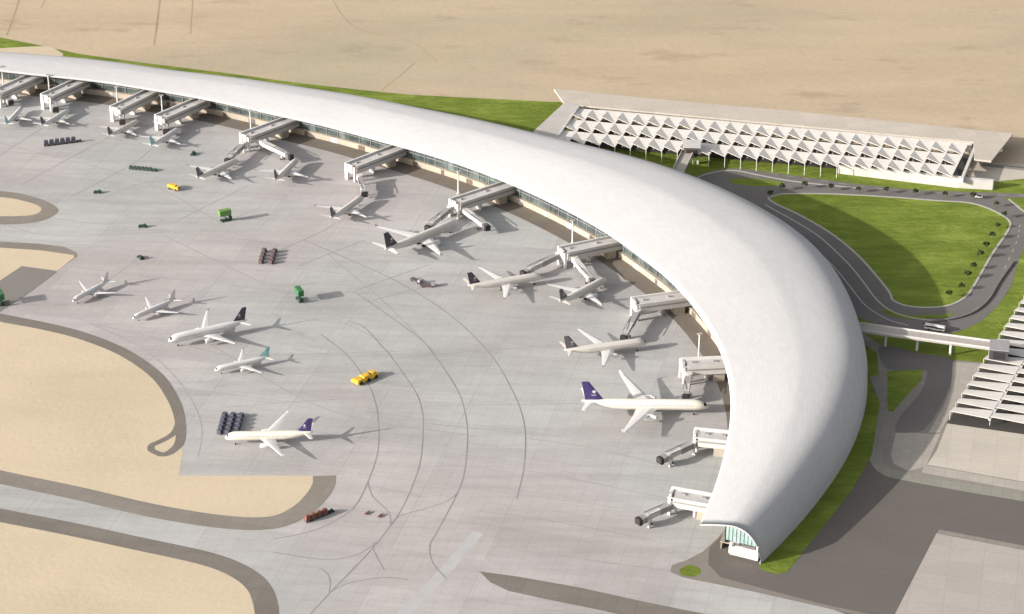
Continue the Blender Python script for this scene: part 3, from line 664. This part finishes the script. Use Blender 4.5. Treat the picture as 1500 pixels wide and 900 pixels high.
# ------------------------------------------------------------------ ground vehicles
def wheels(t, L, W, r, n=2, m_=RUBBER):
    for k in range(n):
        for s in (-1, 1):
            x = L*(-.36+.72*k/(n-1)); link('wheel', btube((x, s*(W/2-.05)-.2, r+.02), (x, s*(W/2-.05)+.2, r+.02), r, n=14), m_, t)
def head(px, ang_px, z=0):
    """location and heading of something standing at px and pointing towards ang_px"""
    A = Vector(at(*px)); B = Vector(at(*ang_px)); d = B-A; return A, math.atan2(d.y, d.x), d.length
def tractor(px, to, L, W, H, body, label, cat='tug', group=None, nw=2, name='tow_tractor'):
    A, rz, _ = head(px, to)
    t = thing(name, label, cat, (A.x, A.y, 0.05), rz, group)
    link('chassis', bbox((0, 0, H*.38), (L, W, H*.38), bevel=H*.05), body, t)
    link('cab', bbox((L*.24, 0, H*.75), (L*.26, W*.72, H*.42), taper=.82, bevel=.04), body, t)
    link('windscreen', bbox((L*.24, 0, H*.78), (L*.265, W*.64, H*.2), taper=.9), GLASSD, t)
    link('engine_cover', bbox((-L*.2, 0, H*.62), (L*.34, W*.6, H*.16), bevel=.04), body, t)
    wheels(t, L, W, H*.26, nw)
    return t
# the large yellow one: three-axle flat tractor with two decks
A, rz, _ = head((535, 557), (555, 548))
t = thing('yellow_tow_tractor', 'big bright yellow six wheeled tractor alone on the open apron', 'tow tractor', (A.x, A.y, .05), rz)
link('chassis', bbox((0, 0, 1.5), (15.5, 6.0, 1.5), bevel=.3), YEL, t); link('cab', bbox((5.2, 0, 2.8), (3.2, 4.4, 1.6), taper=.8, bevel=.15), YEL, t)
link('windscreen', bbox((5.2, 0, 2.9), (3.3, 3.7, .7), taper=.88), GLASSD, t); link('engine_cover', bbox((-.3, 0, 2.75), (4.6, 4.6, 1.1), taper=.85, bevel=.15), YEL, t)
link('rear_deck', bbox((-5.2, 0, 2.5), (3.6, 4.6, .7), bevel=.1), YEL, t); wheels(t, 15.0, 6.0, 1.15, 3)
# yellow truck
A, rz, _ = head((255, 278), (262, 280))
t = thing('yellow_truck', 'small yellow truck standing left of the dark finned jets', 'truck', (A.x, A.y, .05), rz)
link('cargo_box', bbox((-1.2, 0, 2.2), (6.0, 3.0, 2.2), bevel=.1), YEL, t); link('cab', bbox((3.1, 0, 1.8), (2.2, 2.8, 2.0), taper=.88, bevel=.1), YEL, t)
link('windscreen', bbox((3.15, 0, 2.1), (2.25, 2.4, .7), taper=.92), GLASSD, t); wheels(t, 7.6, 3.0, .75)
# green high lift trucks
for px, to, m_, ds in (((331, 324), (345, 321), GREEN, 'green high lift truck with raised box between two rows of jets'), ((439, 441), (443, 446), GREEN2, 'deep green high lift truck with raised box, middle of the apron'), ((2, 446), (5, 452), GREEN2, 'deep green high lift truck on the dark pad at the left edge')):
    A, rz, _ = head(px, to)
    t = thing('high_lift_truck', ds, 'lift truck', (A.x, A.y, .1), rz)
    link('chassis', bbox((0, 0, 1.0), (7.4, 2.5, .6), bevel=.06), DKGREEN, t); link('cab', bbox((3.0, 0, 1.9), (1.8, 2.5, 1.9), taper=.88, bevel=.1), DKGREEN, t)
    bm = bmesh.new()
    for s in (-1, 1):
        tube(bm, (-2.5, s*.9, 1.2), (1.5, s*.9, 4.2), .12, n=6); tube(bm, (1.5, s*.9, 1.2), (-2.5, s*.9, 4.2), .12, n=6)
    link('scissor_lift', bm, STEELD, t)
    link('box_body', bbox((-.5, 0, 5.9), (7.8, 3.6, 3.8), bevel=.35), m_, t); wheels(t, 6.6, 2.5, .55)
# small dark tugs
for px, to, ds in (((143, 283), (150, 283), 'small dark tug below the first lead in lines'), ((209, 333), (216, 333), 'small dark green tug alone between sand island and yellow truck'), ((206, 379), (209, 381), 'small dark tug at the end of a line above the white jets'),
                   ((283, 227), (288, 220), 'small brownish tug beside the teal finned jet')):
    tractor(px, to, 5.0, 2.4, 2.2, DKGREEN, ds, 'tug', 'small tugs on the apron')
for px, to, ds in (((610, 413), (619, 417), 'low grey loader, left of two beside the dark finned jet'), ((626, 420), (635, 420), 'low grey loader, right of two beside the dark finned jet')):
    A, rz, _ = head(px, to); t = thing('cargo_loader', ds, 'cargo loader', (A.x, A.y, .05), rz, 'grey cargo loaders')
    link('platform', bbox((0, 0, 1.0), (8.5, 3.2, .5), bevel=.05), MAROON, t); link('bridge', bbox((3.4, 0, 1.9), (1.8, 3.0, 1.4), bevel=.08), STEEL, t); wheels(t, 7.5, 3, .45)
# trains of carts
def cart_mesh(t, m_, h=1.7):
    link('cart_bed', bbox((0, 0, .6), (2.6, 1.7, .3)), STEELD, t); link('cover', bbox((0, 0, .75+h/2), (2.4, 1.6, h), taper=.75, bevel=.05), m_, t)
    wheels(t, 2.4, 1.6, .32)
def train(px0, px1, n, m_, tug, label, group, h=1.7, sc=1.0, skip=True):
    A = Vector(at(*px0)); B = Vector(at(*px1)); d = (B-A); rz = math.atan2(d.y, d.x)
    ords = ['first', 'second', 'third', 'fourth', 'fifth', 'sixth', 'seventh', 'eighth']
    for k in range(n):
        p = A+d*(k/n); t = thing('baggage_cart', label % ords[k], 'baggage cart', (p.x, p.y, .05), rz, group); t.scale = (sc, sc, sc); cart_mesh(t, m_, h)
    if tug:
        t = tractor(px1, (px1[0]+(px1[0]-px0[0]), px1[1]+(px1[1]-px0[1])), 3.4, 1.9, 1.9, tug, 'small tug pulling '+group, 'tug')
train((68, 214), (116, 208), 6, SLATE, STEELD, '%s cart from the left in the dark train below the second pier', 'the dark cart train below the second pier', 2.3, 1.35)
train((192, 248), (226, 251), 6, DKGREEN, DKGREEN, '%s cart from the left in the train above the yellow truck', 'the dark cart train above the yellow truck', 1.7, 1.0)
train((451, 764), (484, 751), 4, DKRED, DKGREEN, '%s dull red cart from the left behind the green tug', 'the red carts near the sand field', 2.0, 1.25)
# container parks
def park(px0, dx, dy, nx, ny, m_, name, place, group):
    ox = ['left', 'middle', 'right'] if nx == 3 else ['left', 'right']
    oy = ['top', 'second', 'third', 'fourth', 'bottom']
    for i in range(nx):
        for j in range(ny):
            p = at(px0[0]+dx[0]*i+dy[0]*j, px0[1]+dx[1]*i+dy[1]*j)
            t = thing('cargo_container', '%s container, %s column, %s from the top, %s' % (name, ox[i], oy[j] if j else 'first', place), 'container', (p[0], p[1], .05), rad(70), group)
            link('box', bbox((0, 0, 1.45), (3.2, 2.3, 1.9), bevel=.12), m_, t); link('dolly', bbox((0, 0, .35), (3.5, 2.4, .25)), STEELD, t)
            link('corner_bar', bbox((0, -1.2, 1.6), (.25, .12, 2.3)), STEELD, t)
park((329, 611), (12, .6), (-1.7, 6.0), 3, 5, SLATE, 'slate', 'above the ivory jet', 'slate containers above the ivory jet')
park((387, 370), (15, .6), (-1.5, 5.2), 2, 4, MAROON, 'brown grey', 'on the open apron', 'brown grey containers on the open apron')
for px, ds in (((538, 753), 'tiny brown chock trolley, left of the pair by the taxi lines'), ((557, 757), 'tiny brown chock trolley, right of the pair by the taxi lines')):
    A = at(*px); t = thing('equipment_trolley', ds, 'trolley', (A[0], A[1], .05), rad(55), 'brown trolleys'); link('bed', bbox((0, 0, .6), (3.4, 1.0, .5), bevel=.04), DKRED, t); link('tow_bar', bbox((2.3, 0, .5), (1.3, .15, .15)), STEELD, t)

# bus and car on the landside roads
A, rz, _ = head((1369, 484), (1380, 486))
t = thing('bus', 'white bus on the loop road beside the footbridge', 'bus', (A.x, A.y, .08), rz)
link('body', bbox((0, 0, 1.9), (11.5, 2.7, 2.7), bevel=.2), WHITE, t); link('window', bbox((0, 0, 2.3), (11.0, 2.76, .9)), GLASSD, t); wheels(t, 9, 2.6, .5)
for px, to, m_, ds in (((1434, 290), (1442, 291), WHITE, 'white car on the top stretch of the loop road'),):
    A, rz, _ = head(px, to); t = thing('car', ds, 'car', (A.x, A.y, .08), rz)
    link('body', bbox((0, 0, .75), (4.8, 1.9, .8), bevel=.15), m_, t); link('cabin', bbox((-.2, 0, 1.35), (2.6, 1.7, .6), taper=.78, bevel=.08), GLASSD, t); wheels(t, 4.0, 1.8, .34)

# ------------------------------------------------------------------ small trees round the oval
def crown_mesh():
    bm = bmesh.new()
    for k in range(170):
        a = random.uniform(0, 2*PI); ph = math.acos(random.uniform(-.6, 1)); rr = 1.75*random.uniform(.5, 1)**.5*(1+.25*math.sin(3*a))
        c = Vector((rr*math.sin(ph)*math.cos(a), rr*math.sin(ph)*math.sin(a), 3.4+rr*.8*math.cos(ph)))
        q = Vector((random.gauss(0, 1), random.gauss(0, 1), random.gauss(0, 1))).normalized().to_track_quat('Z', 'Y'); s = random.uniform(.25, .5)
        vs = []
        for x, y in ((-1, -.5), (1, -.5), (.6, .6), (-.6, .6)):
            v = Vector((x*s, y*s, 0)); v.rotate(q); vs.append(bm.verts.new(c+v))
        bm.faces.new(vs)
    return bm
tp = thing('small_tree', 'x', 'tree', (0, 0, 0), 0, 'small dark trees round the grass oval')
bm = bmesh.new(); tube(bm, (0, 0, .05), (0, 0, 2.6), .17, .1, 8)
for k in range(4): tube(bm, (0, 0, 2.2), (.8*math.cos(k*1.6), .8*math.sin(k*1.6), 3.4), .07, .03, 5)
link('trunk', bm, BARK, tp); link('crown', crown_mesh(), LEAF, tp)
trees = [(1128,290,'at the pointed left tip of the oval'),(1145,280,'on the road edge just above the oval tip')]
trees += [(x, y, 'in the top row, number %s from the left' % w_) for (x, y), w_ in zip([(1179,277),(1217,280),(1257,283),(1298,284),(1340,287),(1384,290),(1425,293)], ['one','two','three','four','five','six','seven'])]
trees += [(1459,304,'at the upper right corner of the oval')]
trees += [(x, y, 'in the right hand row, number %s from the top' % w_) for (x, y), w_ in zip([(1471,320),(1461,336),(1453,351),(1444,366),(1435,379),(1426,396),(1417,409),(1408,426),(1390,437)], ['one','two','three','four','five','six','seven','eight','nine'])]
for k, (x, y, ds) in enumerate(trees):
    if k == 0: r = tp; ch = []
    else:
        r = tp.copy(); COL.objects.link(r)
        for c in tp.children: cc = c.copy(); COL.objects.link(cc); cc.parent = r
    p = at(x, y); r.location = (p[0], p[1], .1); r.rotation_euler = (0, 0, k*1.3); r.scale = [random.uniform(.85, 1.15)]*3; r['label'] = 'small dark tree '+ds

# ------------------------------------------------------------------ upper car park under a folded canopy
ZC = 8.0
TL, TR, BR, BL = [Vector(at(*p, ZC)) for p in ((846, 159), (1418, 211.5), (1394, 259.5), (810, 208))]
def cp(a, b, z=0.0):      # a along, b across rows
    p = TL.lerp(TR, a).lerp(BL.lerp(BR, a), b); return Vector((p.x, p.y, ZC+z))
T2 = thing('covered_car_park', 'long pale car park roofed by three rows of folded pyramid plates', 'car park', (0, 0, 0))
NB = 25
for r in range(3):
    bm = bmesh.new()
    for k in range(NB):
        b0, b1 = r/3, (r+1)/3; e = .5
        if r == 2 and 7 <= k <= 7: pass
        A_ = cp(k/NB, b0, .1); Lf = cp(k/NB, b1-.075, 1.9); Rt = cp((k+1)/NB, b1-.004, .1)
        Tl = cp(k/NB, b1, 0.1); Tr = cp((k+1)/NB, b1, 0.1); An = cp((k+1)/NB, b0, .1); Ap = cp((k-.5)/NB, b0, 0)
        peak = cp((k+.45)/NB, b1-.15, 2.6)
        def tri(*p):
            v1 = [bm.verts.new(q) for q in p]; v2 = [bm.verts.new(q-Vector((0, 0, .3))) for q in p]; n_ = len(p)
            bm.faces.new(v1); bm.faces.new(v2[::-1])
            for q in range(n_): bm.faces.new((v1[q], v2[q], v2[(q+1) % n_], v1[(q+1) % n_]))
        tri(A_, Lf, Rt)
        tri(A_, Tr, An)
    link('canopy_row', bm, CANOPY, T2)
bm = bmesh.new()
for k in range(1, 19):
    p = cp(k/NB, 1.0); tube(bm, (p.x, p.y, .05), (p.x, p.y, ZC), .22, n=6)
cc = link('column', bm, WHITE, T2); cc['kind'] = 'stuff'
def slab(name, px, z0, z1, m_, parent):
    bm = bmesh.new(); P = [at(x, y, z1) for x, y in px]
    vs = [bm.verts.new((p[0], p[1], z1)) for p in P]; f = bm.faces.new(vs); bm.normal_update()
    if f.normal.z < 0: f.normal_flip()
    r = bmesh.ops.extrude_face_region(bm, geom=[f])
    for v in [g for g in r['geom'] if isinstance(g, bmesh.types.BMVert)]: v.co.z = z0
    bmesh.ops.recalc_face_normals(bm, faces=bm.faces[:]); bmesh.ops.triangulate(bm, faces=[f for f in bm.faces if len(f.verts) > 4])
    return link(name, bm, m_, parent)
SLAB = m_tarmac('roof_slab_concrete', (0.46, 0.41, 0.35), 0.05, 14, -5)
slab('rear_roof_slab', [(811,130),(945,144),(1160,163),(1484,196),(1452,236),(1427,233),(1426,208),(845,154),(826,151)], 7.4, 8.6, SLAB, T2)
slab('side_roof_slab', [(826,151),(847,154),(811,206),(780,206),(782,192)], 7.0, 8.6, m_tarmac('side_slab_concrete', (0.44, 0.41, 0.38), 0.05, 14), T2)
slab('side_parapet', [(847,154),(849.5,154.3),(813,207),(810.5,206.5)], 6.0, 9.6, PANEL, T2)
slab('front_wall', [(1228,241),(1232,240),(1405,258),(1457,263),(1455,265),(1404,262)], 0.05, 6.6, OFFW, T2)
slab('rear_wall', [(826,151),(829,151),(1418,206),(1424,207),(1424,210)], 0.05, 7.4, OFFW, T2)
slab('end_slot_roof', [(1424,210),(1427,233),(1422,256),(1405,259),(1409,240)][:0] or [(1427,212),(1431,213),(1411,262),(1407,261)], 5.0, 8.4, OFFW, T2)
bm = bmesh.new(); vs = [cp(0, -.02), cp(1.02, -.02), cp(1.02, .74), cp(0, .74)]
f = bm.faces.new([bm.verts.new((v.x, v.y, .12)) for v in vs]); link('parking_deck', bm, DECK_SHADE, T2)
bm = bmesh.new()
for k in range(24):
    for b in (.33, .66):
        p = cp((k+1)/NB, b); tube(bm, (p.x, p.y, .05), (p.x, p.y, ZC), .3, n=6)
ic = link('inner_column', bm, OFFW, T2)
poly('ramp_road', [(1430,236),(1460,238),(1500,240),(1700,250),(1700,268),(1500,262),(1460,266),(1418,258)], 0.07, PLAZA)
poly('ramp_road', [(1436,243),(1500,250),(1700,262),(1700,256),(1500,245),(1440,240)], 0.10, PAVE_D)
# footbridge between terminal and upper car park
def bridge(name, label, a, b, wd, z, m_, cols, parentgroup=None):
    A = Vector(at(*a, z)); B = Vector(at(*b, z)); d = B-A; rz = math.atan2(d.y, d.x); ln = d.length
    t = thing(name, label, 'footbridge', (A.x, A.y, 0), rz)
    link('deck', bbox((ln/2, 0, z-.5), (ln, wd, 1.0)), m_, t)
    for s in (-1, 1): link('parapet', bbox((ln/2, s*(wd/2-.15), z+.5), (ln, .3, 1.0)), OFFW, t)
    for f in cols: link('column', btube((ln*f, 0, .05), (ln*f, 0, z-1), .75, n=12), WHITE, t)
    return t
bridge('footbridge', 'short footbridge from the terminal to the long car park', (990, 258), (1010, 217), 8.0, 8.0, PAVE, (.35, .8))
t = thing('entrance_pavilion', 'dark box pavilion where the short footbridge meets the long car park', 'pavilion', tuple(Vector(at(1013, 236, 0))), rad(-6))
link('leg', bbox((4.2, -4.5, 3), (1.2, 1.2, 6)), WHITE, t); link('leg', bbox((-4.2, 4.5, 3), (1.2, 1.2, 6)), WHITE, t); link('block', bbox((0, 0, 9), (10.5, 12, 6)), mat('pavilion_brown', (0.10, 0.08, 0.075)), t); link('roof', bbox((0, 0, 12.3), (11.5, 13, .6)), PANEL, t); link('doorway', bbox((0, -6.1, 8.5), (7, .3, 4.0)), CAB, t)
bridge('footbridge', 'long white footbridge on round columns to the slatted car park', (1240, 477), (1452, 506), 9.0, 9.6, YARD, (.28, .50, .73))
t = thing('entrance_pavilion', 'dark box pavilion where the long footbridge meets the slatted car park', 'pavilion', tuple(Vector(at(1461, 533, 0))), rad(-12))
link('block', bbox((0, 0, 6), (10, 12, 10.5)), mat('pavilion_dark', (0.06, 0.05, 0.055)), t); link('roof', bbox((0, 0, 11.5), (10.6, 12.6, .5)), STEEL, t); link('doorway', bbox((0, -6.1, 8), (6, .3, 4.0)), CAB, t)
t = bpy.data.objects[t.name]

# ------------------------------------------------------------------ slatted car park, lower right
T3 = thing('slatted_car_park', 'car park at the right edge roofed by rows of tilted white slats', 'car park', (0, 0, 0))
ZS = 4.0
l0 = Vector(at(1392, 606, ZS)); l1 = Vector(at(1507, 425, ZS)); q0 = Vector(at(1449, 614, ZS))
dv = (l1-l0)/15.0; du = q0-l0
bm = bmesh.new()
for c in range(4):
    for k in range(-0, 15):
        o_ = l0+dv*k+du*c*1.03
        a = o_+du*0.0; b = o_+du*.985
        P = [a+Vector((0, 0, 1.6)), b+Vector((0, 0, .35)), b+dv*.93+Vector((0, 0, 0)), a+dv*.62+Vector((0, 0, .5))]
        v1 = [bm.verts.new(p) for p in P]; v2 = [bm.verts.new(p-Vector((0, 0, .35))) for p in P]
        bm.faces.new(v1); bm.faces.new(v2[::-1])
        for q in range(4): bm.faces.new((v1[q], v2[q], v2[(q+1) % 4], v1[(q+1) % 4]))
link('roof_slats', bm, CANOPY, T3)
bm = bmesh.new()
for c in range(5):
    for k in range(0, 16):
        p = l0+dv*k+du*c*1.03; tube(bm, (p.x, p.y, .15), (p.x, p.y, ZS+(.2 if c else 1.6)), .22, n=6)
k_ = link('column', bm, PANEL, T3); k_['kind'] = 'stuff'
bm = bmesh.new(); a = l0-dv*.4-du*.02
vs = [a, a+du*4.2, a+du*4.2+dv*15.6, a+dv*15.6]; bm.faces.new([bm.verts.new((v.x, v.y, .18)) for v in vs]); link('parking_deck', bm, DECK_SHADE, T3)
bm = bmesh.new()
for c in range(1, 5):
    a = l0+du*(c*1.03-.02)+Vector((0, 0, -.5)); b = a+dv*15
    d = b-a; box(bm, (a+b)/2, (d.length, 1.3, .8), math.atan2(d.y, d.x))
link('roof_beam', bm, WHITE, T3)
